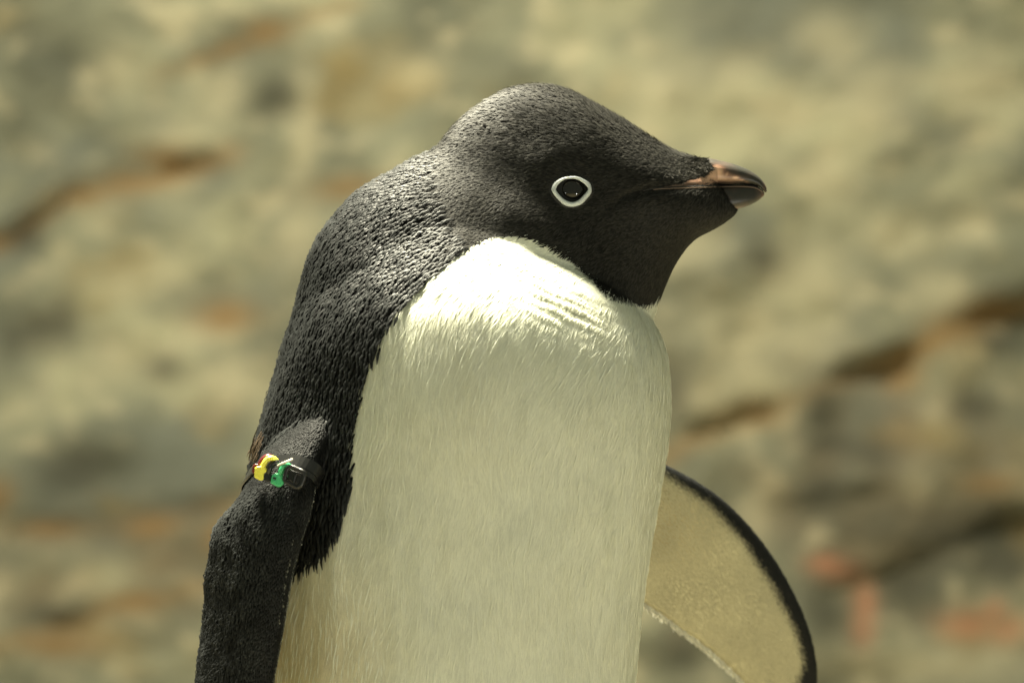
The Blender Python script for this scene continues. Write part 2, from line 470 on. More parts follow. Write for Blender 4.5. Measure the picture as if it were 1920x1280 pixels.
def plumage_material(name, rough, spec, sheen=0.0, aniso_bump=0.0, trans=0.0):
    m, nt, b = material(name)
    at = N(nt, 'ShaderNodeAttribute', attribute_name='col')
    nt.links.new(at.outputs['Color'], b.inputs['Base Color'])
    b.inputs['Roughness'].default_value = rough
    b.inputs['Specular IOR Level'].default_value = spec
    b.inputs['Sheen Weight'].default_value = sheen
    b.inputs['Sheen Roughness'].default_value = 0.45
    tc = N(nt, 'ShaderNodeTexCoord')
    nz = N(nt, 'ShaderNodeTexNoise'); nz.inputs['Scale'].default_value = 900; nz.inputs['Detail'].default_value = 3
    nt.links.new(tc.outputs['Object'], nz.inputs['Vector'])
    bp = N(nt, 'ShaderNodeBump'); bp.inputs['Strength'].default_value = 0.3; bp.inputs['Distance'].default_value = 0.0004
    nt.links.new(nz.outputs['Fac'], bp.inputs['Height'])
    nt.links.new(bp.outputs['Normal'], b.inputs['Normal'])
    if trans:
        tr = N(nt, 'ShaderNodeBsdfTranslucent')
        nt.links.new(at.outputs['Color'], tr.inputs['Color'])
        mx = N(nt, 'ShaderNodeMixShader'); mx.inputs[0].default_value = trans
        nt.links.new(b.outputs[0], mx.inputs[1]); nt.links.new(tr.outputs[0], mx.inputs[2])
        nt.links.new(mx.outputs[0], nt.nodes['Material Output'].inputs['Surface'])
    return m
SKIN = plumage_material('plumage_base', 0.75, 0.2)
BLACKF = plumage_material('black_feather', 0.48, 0.13, 0.0)
FLIPF = plumage_material('flipper_feather', 0.6, 0.08)
HEADF = plumage_material('head_feather', 0.6, 0.14, 0.0)
WHITEF = plumage_material('white_feather', 0.6, 0.25, 0.0, trans=0.25)
body_me.materials.clear(); body_me.materials.append(SKIN)
body_me.shade_smooth()
body = bpy.data.objects.new('body', body_me)
col.objects.link(body)
to_penguin(body)

# ------------------------------------------------------------------ feathers
body_me.calc_loop_triangles()
nt_ = len(body_me.loop_triangles)
tri = np.empty(nt_ * 3, np.int32); body_me.loop_triangles.foreach_get('vertices', tri); tri = tri.reshape(-1, 3)
e1 = co[tri[:, 1]] - co[tri[:, 0]]; e2 = co[tri[:, 2]] - co[tri[:, 0]]
area = 0.5 * np.linalg.norm(np.cross(e1, e2), axis=1)
tpix = pix[tri].mean(1)
tcomp = COMP[tri[:, 0]]
def sample(mask, spacing, over=5):
    """roughly even points: many random ones, thinned to one per small cell twice"""
    idx = np.nonzero(mask)[0]
    A = area[idx]
    n = int(A.sum() / spacing ** 2 * over)
    t = idx[np.searchsorted(np.cumsum(A), rng.random(n) * A.sum()).clip(0, len(idx) - 1)]
    r1, r2 = np.sqrt(rng.random(n)), rng.random(n)
    w = np.stack([1 - r1, r1 * (1 - r2), r1 * r2], 1)
    p = (co[tri[t]] * w[:, :, None]).sum(1)
    q = (no[tri[t]] * w[:, :, None]).sum(1)
    q /= np.linalg.norm(q, axis=1)[:, None]
    keep = np.arange(n)
    for off in (0.0, 0.5):
        key = np.floor(p[keep] / spacing + off).astype(np.int64)
        h = key[:, 0] * 73856093 ^ key[:, 1] * 19349663 ^ key[:, 2] * 83492791
        _, first = np.unique(h, return_index=True)
        keep = keep[np.sort(first)]
    return p[keep], q[keep], tcomp[t[keep]]
def thin(p, r):
    """indices of p that stay at least r apart"""
    grid = {}
    out = []
    r2 = r * r
    cells = np.floor(p / r).astype(int).tolist()
    pl = p.tolist()
    nb = [(a, b, c) for a in (-1, 0, 1) for b in (-1, 0, 1) for c in (-1, 0, 1)]
    for i, (cx, cy, cz) in enumerate(cells):
        x, y, z = pl[i]
        ok = True
        for a, b, c in nb:
            for (u_, v_, w_) in grid.get((cx + a, cy + b, cz + c), ()):
                if (u_ - x) ** 2 + (v_ - y) ** 2 + (w_ - z) ** 2 < r2:
                    ok = False
                    break
            if not ok: break
        if ok:
            grid.setdefault((cx, cy, cz), []).append((x, y, z))
            out.append(i)
    return np.array(out)

BILL0 = np.array(P(1345, 335, 0))
def flow(p, n, comp):
    pp = to_px(p)
    rad = p - BILL0
    d = np.linalg.norm(rad, axis=1)[:, None]
    rad = rad / d
    down = np.zeros_like(p); down[:, 2] = -1; down[:, 0] = -0.10
    # breast feathers fan out a little from the throat
    w = 1 - smooth(0.095, 0.235, d[:, 0] + 0.25 * np.clip(pp[:, 1] - 480, 0, 400) * PX)
    w = np.where(comp >= 2, 0, w)[:, None]
    f = rad * w + down * (1 - w)
    ln = np.array(P(391, 1150, -.04)) - np.array(P(505, 820, -.045)); ln /= np.linalg.norm(ln)
    f = np.where((comp == 2)[:, None], ln[None], f)
    lf = np.array(P(1440, 1230, .1)) - np.array(P(1230, 1000, .06)); lf /= np.linalg.norm(lf)
    f = np.where((comp == 3)[:, None], lf[None], f)
    f = f - n * (f * n).sum(1)[:, None]
    f /= np.linalg.norm(f, axis=1)[:, None] + 1e-9
    return f

def feathers(name, p, n, f, L, W, lift, cols, tipcol, mat, full=True, h0=0.0):
    """one blade per row; full = folded leaf of five triangles, else a slim blade of three"""
    m = len(p)
    s = np.cross(n, f)
    L = L[:, None]; W = W[:, None]; lift = lift[:, None]
    base = p - f * L * 0.35 + n * h0
    mid = base + f * L * 0.58 + n * L * lift * (1.0 if full else 0.75)
    tip = base + f * L + n * L * lift * (0.72 if full else 1.0)
    if full:
        V = np.stack([base - s * W * .35, base + s * W * .35, mid - s * W * .5, mid + n * W * .34, mid + s * W * .5,
                      tip - s * W * .13, tip + s * W * .13 ], 1)
        F = np.array([[0, 1, 3], [0, 3, 2], [1, 4, 3], [2, 3, 5], [3, 4, 6], [3, 6, 5]])
        along = np.array([0, 0, .55, .55, .55, 1, 1])
    else:
        V = np.stack([base - s * W * .5, base + s * W * .5, mid - s * W * .5, mid + s * W * .5, tip], 1)
        F = np.array([[0, 1, 3], [0, 3, 2], [2, 3, 4]])
        along = np.array([0, 0, .5, .5, 1])
    k = V.shape[1]
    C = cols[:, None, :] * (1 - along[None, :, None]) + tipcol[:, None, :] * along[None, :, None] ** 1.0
    faces = (F[None] + (np.arange(m) * k)[:, None, None]).reshape(-1)
    me = bpy.data.meshes.new(name)
    me.vertices.add(m * k); me.vertices.foreach_set('co', V.astype(np.float32).ravel())
    me.loops.add(len(faces)); me.loops.foreach_set('vertex_index', faces.astype(np.int32))
    nf = len(faces) // 3
    me.polygons.add(nf)
    me.polygons.foreach_set('loop_start', np.arange(0, nf * 3, 3, dtype=np.int32))
    me.polygons.foreach_set('loop_total', np.full(nf, 3, np.int32))
    me.update(calc_edges=True)
    at = me.attributes.new('col', 'FLOAT_COLOR', 'POINT')
    at.data.foreach_set('color', np.concatenate([C, np.ones((m, k, 1))], 2).astype(np.float32).ravel())
    me.materials.append(mat)
    me.shade_smooth()
    o = bpy.data.objects.new(name, me)
    col.objects.link(o)
    to_penguin(o)
    o['kind'] = 'stuff'
    return o

def rnd(m, lo, hi):
    return lo + (hi - lo) * rng.random(m)
def patchy(p, s, seed=0.0):
    return np.array([noise.noise((a * s + seed, b * s, c * s)) for a, b, c in p])
def spin(f, n, ang):
    s = np.cross(n, f)
    return f * np.cos(ang)[:, None] + s * np.sin(ang)[:, None]
def eye_clear(p, k=1.0):
    q = to_px(p)
    return (((q[:, 0] - EYE[0]) / (41 * k)) ** 2 + ((q[:, 1] - EYE[1]) / (31 * k)) ** 2) > 1

VIS = tpix[:, 1] < 1360
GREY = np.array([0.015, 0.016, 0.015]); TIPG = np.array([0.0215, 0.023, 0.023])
# --- black back and neck: scale-like feathers
p, n, c = sample(VIS & (tcomp <= 1), 0.00070)
wh = is_white(p, n, c, rng.normal(0, 2.5, (len(p), 2)))
headness = smooth(0.165, 0.105, np.linalg.norm(p - BILL0, axis=1))
keep = np.nonzero((~wh) & (rng.random(len(p)) > headness * 1.7))[0]
rng.shuffle(keep)
keep = keep[thin(p[keep], 0.00175)]
p, n, c = p[keep], n[keep], c[keep]
q = to_px(p)
m = len(p)
f = spin(flow(p, n, c), n, rng.normal(0, 0.08, m) + 0.22 * patchy(p, 60))
size = np.interp(q[:, 1], [250, 420, 650, 800, 1050], [0.70, 0.95, 1.05, 0.9, 1.3])
L = rnd(m, .0060, .0080) * size; W = rnd(m, .0011, .0016) * np.minimum(size, 1.1)
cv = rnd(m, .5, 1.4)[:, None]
feathers('back_plumage', p, n, f, L, W, rnd(m, .16, .29), GREY * cv * 0.06, TIPG * cv * 1.4, BLACKF)  # roots darkened in colour to stand for shade in the gaps

# --- head: fine short feathers
p, n, c = sample(VIS & (tcomp <= 1) & (tpix[:, 0] > 780) & (tpix[:, 1] < 640), 0.00062)
wh = is_white(p, n, c, rng.normal(0, 3.0, (len(p), 2)))
headness = smooth(0.170, 0.115, np.linalg.norm(p - BILL0, axis=1))
keep = (~wh) & (rng.random(len(p)) < headness) & eye_clear(p)
p, n, c = p[keep], n[keep], c[keep]
q = to_px(p); m = len(p)
f = spin(flow(p, n, c), n, rng.normal(0, 0.20, m) + 0.5 * patchy(p, 70, 5))
crown = smooth(330, 220, q[:, 1]); throat = smooth(1130, 1200, q[:, 0]) * smooth(360, 400, q[:, 1])
L = rnd(m, .0022, .0036) * (1 + .45 * crown - .35 * throat); W = rnd(m, .00035, .0006) * (1 + .5 * crown)
cv = rnd(m, .35, 1.65)[:, None]
feathers('head_plumage', p, n, f, L, W, rnd(m, .08, .30) * (1 + .5 * crown - .5 * throat), np.array([.013, .0125, .011]) * cv, np.array([.027, .0258, .022]) * cv, HEADF, full=False)

# --- white breast
p, n, c = sample(VIS & (tcomp <= 1), 0.00052, over=4)
jit = rng.normal(0, 3.5, (len(p), 2))
keep = is_white(p, n, c, jit) & (p[:, 1] < 0.045)
p, n, c = p[keep], n[keep], c[keep]
q = to_px(p); m = len(p)
f = spin(flow(p, n, c), n, rng.normal(0, 0.14, m) + 0.35 * patchy(p, 40, 9))
L = rnd(m, .0055, .0100) * np.interp(q[:, 1], [440, 640], [.30, 1]); W = rnd(m, .00022, .00042)
cv = (rnd(m, .86, 1.05) * (1 + .06 * patchy(p, 120, 8)))[:, None]
wcol = np.array([.79, .80, .68])
stn = (smooth(930, 1280, q[:, 1]) * smooth(800, 520, q[:, 0]) * .75 + .12 * patchy(p, 25, 6).clip(0, 1))[:, None]
wc = (wcol[None] * (1 - stn) + np.array([[.74, .64, .40]]) * stn) * cv
edge = 1 + .5 * smooth(820, 680, q[:, 0]) + .4 * smooth(1180, 1240, q[:, 0])
feathers('breast_plumage', p, n, f, L, W, rnd(m, .008, .030) * edge, wc, wc * 1.04, WHITEF, full=False)
# looser, larger breast feathers that catch the light
p, n, c = sample(VIS & (tcomp <= 1), 0.0036, over=3)
keep = is_white(p, n, c, rng.normal(0, 2, (len(p), 2)) + np.array([[-8, 8]]))
p, n, c = p[keep], n[keep], c[keep]; m = len(p)
f = spin(flow(p, n, c), n, rng.normal(0, 0.12, m) + 0.3 * patchy(p, 40, 9))
feathers('breast_tufts', p, n, f, rnd(m, .006, .013) * np.interp(to_px(p)[:, 1], [440, 640], [.4, 1]), rnd(m, .0003, .0008), rnd(m, .015, .055) * (1 + .7 * smooth(820, 680, to_px(p)[:, 0])), np.tile(wcol, (m, 1)), np.tile(wcol * 1.05, (m, 1)), WHITEF)

# --- near flipper: tiny overlapping scales, coarser towards the trailing edge
p, n, c = sample(VIS & (tcomp == 2), 0.00045)
keep = rng.permutation(len(p)); keep = keep[thin(p[keep], 0.00085)]
p, n, c = p[keep], n[keep], c[keep]
q = to_px(p)
wh = is_white(p, n, c, rng.normal(0, 2, (len(p), 2)))
m = len(p)
clump = patchy(p, 90, 2)
f = spin(flow(p, n, c), n, rng.normal(0, .14, m) + .45 * patchy(p, 55, 2))
lead = np.clip(poly_dist(q, [(r[0], r[1]) for r in FLIP_NEAR]) / 110, 0, 1)
hair = smooth(.2, .7, lead) * smooth(900, 960, q[:, 1])
L = rnd(m, .0017, .0025) * (1 + 1.2 * hair); W = rnd(m, .0006, .0009) * (1 + .35 * hair)
cv = (rnd(m, .5, 1.4) * (1 + .8 * clump))[:, None].clip(.2, 2)
cols = np.where(wh[:, None], wcol, GREY * .10 * cv); tips = np.where(wh[:, None], wcol, TIPG * cv * np.interp(q[:, 1], [780, 880, 960], [.7, .8, 1.7])[:, None])  # dark roots stand for gap shade; shoulder tips darkened to look less lit
feathers('flipper_plumage', p, n, f, L, W, rnd(m, .16, .30) * (1 + 1.0 * hair * (.4 + clump)), cols, tips, FLIPF)

# --- far flipper: very short nap, buff below, black along the leading edge
p, n, c = sample(VIS & (tcomp == 3), 0.0009)
wh = n[:, 1] * -1 + n[:, 0] * -0.15 > -0.1
m = len(p)
sf = far_soft(p, rng.normal(0, 2.5, (m, 2)))[:, None]
f = spin(flow(p, n, c), n, rng.normal(0, .12, m))
cv = rnd(m, .92, 1.06)[:, None]
cols = np.where(wh[:, None], np.array([.50, .46, .30]) * cv * (1 + .15 * patchy(p, 45, 4))[:, None] * sf + GREY * cv * .6 * (1 - sf), GREY * cv * .7)
feathers('flipper_lining', p, n, f, rnd(m, .0016, .0024), rnd(m, .0005, .0008), rnd(m, .03, .12), cols, cols * 1.1, WHITEF, full=False)

# --- pale fringes along the flipper edges
def fringe(name, line, n_, dvec, L0, L1, mat, colr):
    R = catmull(line, 40)
    t = np.sort(rng.random(n_)) * (len(R) - 1)
    i = t.astype(int).clip(0, len(R) - 2); u_ = (t - i)[:, None]
    pp_ = R[i] * (1 - u_) + R[i + 1] * u_
    p3 = np.array([P(*r) for r in pp_]) + rng.normal(0, .00035, (n_, 3))
    d = np.array(dvec, float)[None] + rng.normal(0, .18, (n_, 3)); d /= np.linalg.norm(d, axis=1)[:, None]
    nn = np.tile(np.array([[0, -1.0, 0]]), (n_, 1)) + rng.normal(0, .25, (n_, 3))
    nn -= d * (nn * d).sum(1)[:, None]; nn /= np.linalg.norm(nn, axis=1)[:, None]
    cv_ = rnd(n_, .8, 1.1)[:, None]
    return feathers(name, p3, nn, d, rnd(n_, L0, L1), rnd(n_, .0004, .0008), rnd(n_, 0, .1), np.array(colr) * cv_, np.array(colr) * cv_, mat, full=False)
fringe('far_trailing_fringe', [r[3:6] for r in FLIP_FAR[1:9]], 900, (.25, 0, -.9), .003, .0055, WHITEF, (.72, .70, .58))
fringe('near_trailing_fringe', [(r[3] - 3, r[4], r[5] - .002) for r in FLIP_NEAR[3:9]], 420, (-.35, .2, -.9), .0025, .0045, WHITEF, (.55, .52, .40))
fringe('near_leading_fringe', [(r[0] + 1.5, r[1], r[2] + .002) for r in FLIP_NEAR[4:8]], 230, (-.25, -.1, -.95), .0008, .0016, WHITEF, (.34, .33, .26))
# a few moulting brown feathers above the bands, at the shoulder
def tuft():
    m = 60
    base = np.array(P(484, 838, -.02))
    p_ = base + rng.normal(0, 1, (m, 3)) * np.array([.0016, .004, .0026])
    d = np.array([-.35, 0, -.9])[None] + rng.normal(0, .09, (m, 3)); d /= np.linalg.norm(d, axis=1)[:, None]
    nn = np.array([[-.4, -.9, .1]]) + rng.normal(0, .15, (m, 3)); nn -= d * (nn * d).sum(1)[:, None]; nn /= np.linalg.norm(nn, axis=1)[:, None]
    cv_ = rnd(m, .5, 1.2)[:, None]
    feathers('brown_tuft', p_, nn, d, rnd(m, .005, .009), rnd(m, .0004, .0008), rnd(m, .02, .12), np.array([.06, .04, .025]) * cv_, np.array([.20, .15, .10]) * cv_, HEADF)
tuft()

# ------------------------------------------------------------------ eyes
bodybvh = BVHTree.FromPolygons([tuple(v_) for v_ in co], [tuple(t_) for t_ in tri])
camv = Vector((0, -DIST, ZC))
def hit(px, py):
    d = (Vector(P(px, py, 0)) - camv).normalized()
    return bodybvh.ray_cast(camv, d)
EYEM, nt, b = material('eye_dark')
b.inputs['Base Color'].default_value = (.006, .005, .004, 1)
b.inputs['Roughness'].default_value = 0.03
b.inputs['Specular IOR Level'].default_value = 0.5
RINGM = plain('eye_ring_skin', (.52, .55, .55), .38, .5, .5, 900, .12)
LIDM = plain('eye_rim_skin', (.012, .011, .010), .5, .4)
def z6(x, y):                            # close-up of the eye (x8.535) -> photo pixel
    return (980 + x / 8.535, 280 + y / 8.535)
OUT = [z6(*q_) for q_ in [(455, 640), (500, 540), (610, 465), (760, 430), (900, 440), (1040, 510), (1090, 570), (1100, 690), (1020, 800), (930, 885), (790, 920), (660, 890), (560, 800), (485, 705)]]
INN = [z6(*q_) for q_ in [(560, 640), (590, 575), (680, 505), (770, 492), (860, 500), (960, 560), (1015, 620), (1012, 660), (960, 720), (890, 790), (790, 825), (690, 790), (620, 730), (570, 670)]]
INN = [(1073 + (x_ - 1073) * 1.12, 357 + (y_ - 357) * 1.12) for x_, y_ in INN]
h0 = hit(*EYE)
ey0 = h0[0].y
def build_eye(side):
    mir = (lambda v_: v_) if side < 0 else (lambda v_: (v_[0], -v_[1], v_[2]))
    def surf_y(px, py):
        r = hit(px, py)
        return r[0].y if r[0] else ey0
    # the white ring: a soft tube between the two almond outlines
    n = 60
    o_ = catmull(np.array(OUT + [OUT[0]]), 5)[:-1]; i_ = catmull(np.array(INN + [INN[0]]), 5)[:-1]
    verts = []
    cs = 8
    for A, B in zip(o_, i_):
        yy = surf_y(*A)
        for j in range(cs):
            a = 2 * math.pi * j / cs
            t = .5 + .5 * math.cos(a)
            q_ = A * t + B * (1 - t)
            verts.append(mir(P(q_[0], q_[1], yy * .6 + ey0 * .4 - .0013 - .0009 * math.sin(a) - .0004 * (1 - t))))
    nn = len(o_)
    faces = [(i * cs + j, ((i + 1) % nn) * cs + j, ((i + 1) % nn) * cs + (j + 1) % cs, i * cs + (j + 1) % cs) for i in range(nn) for j in range(cs)]
    eye = mesh_obj('eye', *ball(Vector(P(1073, 357, ey0 + .0052)), (.0078, .0072, .0070), mir), EYEM)
    to_penguin(eye)
    ring = mesh_obj('eye_ring', verts, faces, RINGM)
    bm_ = bmesh.new(); bm_.from_mesh(ring.data); bmesh.ops.recalc_face_normals(bm_, faces=bm_.faces); bm_.to_mesh(ring.data); bm_.free()
    to_penguin(ring, eye)
    # dark bare rim outside the ring
    rim = []
    for A in o_:
        c0 = np.array(EYE)
        for k, g in enumerate((.9, 1.10, 1.2)):
            q_ = c0 + (A - c0) * g
            rim.append(mir(P(q_[0], q_[1], surf_y(*q_) - (.0006, .0006, -.0006)[k])))
    faces = [(i * 3 + j, ((i + 1) % nn) * 3 + j, ((i + 1) % nn) * 3 + j + 1, i * 3 + j + 1) for i in range(nn) for j in range(2)]
    to_penguin(mesh_obj('eye_rim', rim, faces, LIDM), eye)
def ball(c, r, mir, nu=32, nv_=20):
    v_, f_ = [], []
    for i in range(nv_ + 1):
        th = math.pi * i / nv_
        for j in range(nu):
            a = 2 * math.pi * j / nu
            v_.append(mir((c[0] + r[0] * math.sin(th) * math.cos(a), c[1] + r[1] * math.cos(th), c[2] + r[2] * math.sin(th) * math.sin(a))))
    for i in range(nv_):
        for j in range(nu):
            k = (j + 1) % nu
            f_.append((i * nu + j, i * nu + k, (i + 1) * nu + k, (i + 1) * nu + j))
    return v_, f_
build_eye(-1)
build_eye(1)

# ------------------------------------------------------------------ bill
def bill_material(name, lower):
    m, nt, b = material(name)
    L = nt.links.new
    tc = N(nt, 'ShaderNodeTexCoord'); sx = N(nt, 'ShaderNodeSeparateXYZ')
    L(tc.outputs['Object'], sx.inputs[0])
    nz = N(nt, 'ShaderNodeTexNoise'); nz.inputs['Scale'].default_value = 160; nz.inputs['Detail'].default_value = 5
    L(tc.outputs['Object'], nz.inputs['Vector'])
    at = N(nt, 'ShaderNodeAttribute', attribute_name='tone')
    ad = N(nt, 'ShaderNodeMath', operation='MULTIPLY_ADD'); ad.inputs[1].default_value = 0.5; 
    L(nz.outputs['Fac'], ad.inputs[0]); L(at.outputs['Fac'], ad.inputs[2])
    sb = N(nt, 'ShaderNodeMath', operation='SUBTRACT'); sb.inputs[1].default_value = 0.25
    L(ad.outputs[0], sb.inputs[0])
    r = N(nt, 'ShaderNodeValToRGB'); e = r.color_ramp.elements
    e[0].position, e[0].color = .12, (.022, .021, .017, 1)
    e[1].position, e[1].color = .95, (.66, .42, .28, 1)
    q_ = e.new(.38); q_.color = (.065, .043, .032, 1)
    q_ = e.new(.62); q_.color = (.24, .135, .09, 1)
    L(sb.outputs[0], r.inputs[0]); L(r.outputs[0], b.inputs['Base Color'])
    b.inputs['Roughness'].default_value = 0.36; b.inputs['Specular IOR Level'].default_value = 0.35
    mp = N(nt, 'ShaderNodeMapping'); mp.inputs['Scale'].default_value = (120, 400, 500)
    L(tc.outputs['Object'], mp.inputs['Vector'])
    n2 = N(nt, 'ShaderNodeTexNoise'); n2.inputs['Scale'].default_value = 1.6; n2.inputs['Detail'].default_value = 4
    L(mp.outputs[0], n2.inputs['Vector'])
    bp = N(nt, 'ShaderNodeBump'); bp.inputs['Strength'].default_value = .25; bp.inputs['Distance'].default_value = .0004
    L(n2.outputs['Fac'], bp.inputs['Height']); L(bp.outputs['Normal'], b.inputs['Normal'])
    return m
def bill_piece(name, rows, tone, mat):
    """rows: x top bottom halfwidth(px) squareness"""
    R = catmull(rows, 6); n = 28
    verts, tn = [], []
    for x, zt, zb, w, xs in R:
        for j in range(n):
            a = 2 * math.pi * j / n
            c, s = math.cos(a), math.sin(a)
            c2 = math.copysign(abs(c) ** .8, c); s2 = math.copysign(abs(s) ** .8, s)
            px, py = x + xs * (c2 * .5 + .5 if name == 'lower_bill' else .5 - c2 * .5), (zt + zb) / 2 - (zb - zt) / 2 * c2
            verts.append(P(px, py, w * PX * s2))
            tn.append(tone(px, py))
    o = mesh_obj(name, verts, ring_faces(len(R), n), mat)
    at = o.data.attributes.new('tone', 'FLOAT', 'POINT')
    at.data.foreach_set('value', np.array(tn, np.float32))
    bm_ = bmesh.new(); bm_.from_mesh(o.data); bmesh.ops.recalc_face_normals(bm_, faces=bm_.faces); bm_.to_mesh(o.data); bm_.free()
    return to_penguin(o)
def g(x, y, cx, cy, rx, ry):
    return math.exp(-((x - cx) / rx) ** 2 - ((y - cy) / ry) ** 2)
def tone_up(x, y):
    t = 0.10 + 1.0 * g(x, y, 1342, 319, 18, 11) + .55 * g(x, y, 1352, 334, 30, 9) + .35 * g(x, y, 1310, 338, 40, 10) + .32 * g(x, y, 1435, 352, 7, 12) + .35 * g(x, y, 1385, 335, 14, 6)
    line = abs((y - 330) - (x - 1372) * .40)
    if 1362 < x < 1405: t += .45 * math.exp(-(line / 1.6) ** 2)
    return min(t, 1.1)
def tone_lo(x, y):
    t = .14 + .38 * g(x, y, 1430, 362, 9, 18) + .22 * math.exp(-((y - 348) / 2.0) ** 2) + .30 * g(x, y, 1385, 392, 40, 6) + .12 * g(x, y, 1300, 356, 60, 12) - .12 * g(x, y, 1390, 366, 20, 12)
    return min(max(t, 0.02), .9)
UB, LB = bill_material('upper_bill_horn', False), bill_material('lower_bill_horn', True)
bill_piece('upper_bill', [(1225, 346, 353, 48, 0), (1262, 318, 351, 46, 0), (1300, 297, 349, 41, 0), (1330, 297, 348, 36, 0), (1355, 302, 347, 31, 0), (1380, 309, 346, 27, 0),
 (1403, 318, 346, 22, 0), (1420, 329, 349, 17, 0), (1430, 339, 356, 12, 0), (1435.5, 348, 361, 7, 0), (1437.5, 353, 359, 2.5, 0)], tone_up, UB)
bill_piece('lower_bill', [(1225, 354, 358, 30, 0), (1262, 353, 372, 28, 0), (1300, 351, 386, 27, 0), (1335, 348, 391, 28, 0), (1362, 347, 394, 25.5, 0), (1385, 346, 391, 22, 0),
 (1405, 346, 385, 17, 0), (1420, 349, 377, 12, 0), (1429, 356, 370, 9, 0), (1433, 360, 366, 4, 0)], tone_lo, LB)
# feather points that run out over the bill base
def bill_feathers():
    R = []
    for _ in range(2200):
        x = 1331 - abs(random.gauss(0, 30))
        top = 292 + max(0, (x - 1262)) * .10
        bot = 347 - max(0, x - 1255) * .36
        if x > 1322 and random.random() < .4: continue
        y = random.uniform(top, max(bot, top + 2))
        if random.random() < .14:
            y = random.uniform(300, 332); x = random.uniform(1306, 1338 - abs(y - 317) * 1.3)
        elif x > 1329 - abs(y - 314) * .6 + random.gauss(0, 2): continue
        t = (y - top) / 52
        R.append((x, y, -(46 - (x - 1262) * .15) * PX * min(1, math.sqrt(max(t, .02)) * 1.15) - .0004))
    ub = bpy.data.objects['upper_bill'].data
    bt = BVHTree.FromPolygons([tuple(v_.co) for v_ in ub.vertices], [tuple(q_.vertices) for q_ in ub.polygons])
    R2 = []
    for r in R:
        h_ = bt.ray_cast(camv, (Vector(P(r[0], r[1], 0)) - camv).normalized())
        h2 = hit(r[0], r[1])
        ys = [q_[0].y for q_ in (h_, h2) if q_[0] is not None]
        if ys: R2.append((r[0], r[1], min(ys) - .0003))
    R = np.array(R2)
    p_ = np.array([P(*r) for r in R])
    for sgn in (1, -1):
        pm = p_ * np.array([1, sgn, 1])
        m_ = len(pm)
        d = np.stack([np.full(m_, .95), np.full(m_, -.05 * sgn), np.interp(R[:, 1], [295, 320, 345], [.12, -.15, .25])], 1) * np.array([[1, 1, 1]]) + rng.normal(0, .28, (m_, 3))
        d /= np.linalg.norm(d, axis=1)[:, None]
        nn = np.tile(np.array([[0, -1.0 * sgn, .25]]), (m_, 1)); nn -= d * (nn * d).sum(1)[:, None]; nn /= np.linalg.norm(nn, axis=1)[:, None]
        cv_ = rnd(m_, .5, 1.4)[:, None]
        feathers('bill_base_feathers', pm, nn, d, rnd(m_, .0020, .0044), rnd(m_, .0003, .0005), rnd(m_, .05, .25), np.array([.010, .0095, .0085]) * cv_, np.array([.060, .056, .046]) * cv_ ** 1.5, HEADF, full=False)
bill_feathers()

# bare skin along the gape and the two edges of the mouth
def tree(name):
    d_ = bpy.data.objects[name].data
    return BVHTree.FromPolygons([tuple(v_.co) for v_ in d_.vertices], [tuple(q_.vertices) for q_ in d_.polygons])
TREES = [bodybvh, tree('upper_bill'), tree('lower_bill')]
def front(px, py):
    d_ = (Vector(P(px, py, 0)) - camv).normalized()
    ys = [h_[0].y for h_ in (t_.ray_cast(camv, d_) for t_ in TREES) if h_[0] is not None]
    return min(ys) if ys else -.005
def gape(sgn):
    mir = lambda v_: (v_[0], v_[1] * -sgn, v_[2])
    rows = catmull([(1246, 348.5, 350.5), (1268, 345.5, 350), (1290, 340, 349), (1312, 332, 348), (1332, 322, 347.5), (1346, 314, 347)], 4)
    v_, tn = [], []
    K = 7
    for x, a_, b_ in rows:
        for k in range(K):
            t = k / (K - 1)
            y = a_ + (b_ - a_) * t
            wob_ = 1.2 * math.sin(x * .9) * (1 - t)
            bul = math.sin(math.pi * min(max(t, .02), .98)) * .0005 + .0004 * smooth(1346, 1325, x)
            v_.append(mir(P(x + wob_, y + wob_, front(x, y) - bul - .0001)))
            tn.append(.30 + .58 * smooth(1255, 1335, x) * (1 - .45 * t))
    nr = len(rows)
    f_ = [(i * K + j, i * K + j + 1, (i + 1) * K + j + 1, (i + 1) * K + j) for i in range(nr - 1) for j in range(K - 1)]
    o = mesh_obj('gape_skin', v_, f_, UB)
    o.data.attributes.new('tone', 'FLOAT', 'POINT').data.foreach_set('value', np.array(tn, np.float32))
    to_penguin(o)
    line = catmull([(1205, 357.5), (1225, 353.5), (1250, 351.5), (1290, 350), (1340, 348.5), (1385, 347.5), (1408, 348.5), (1420, 351.5), (1430, 358)], 6)
    for nm, dy, r_, off, mat_ in (('mouth_line', 0, .00036, .0001, LIDM), ('lip_edge', 2.2, .00026, .0002, LIP)):
        ln = line if nm == 'mouth_line' else line[6:]
        pts_ = [mir(P(x, y + dy, front(x, y + dy) - off - (.0005 if x < 1345 else 0))) for x, y in ln]
        to_penguin(tube(nm, pts_, r_, mat_))
LIP = plain('lip_horn', (.16, .11, .08), .45, .4, .3, 400, .3)
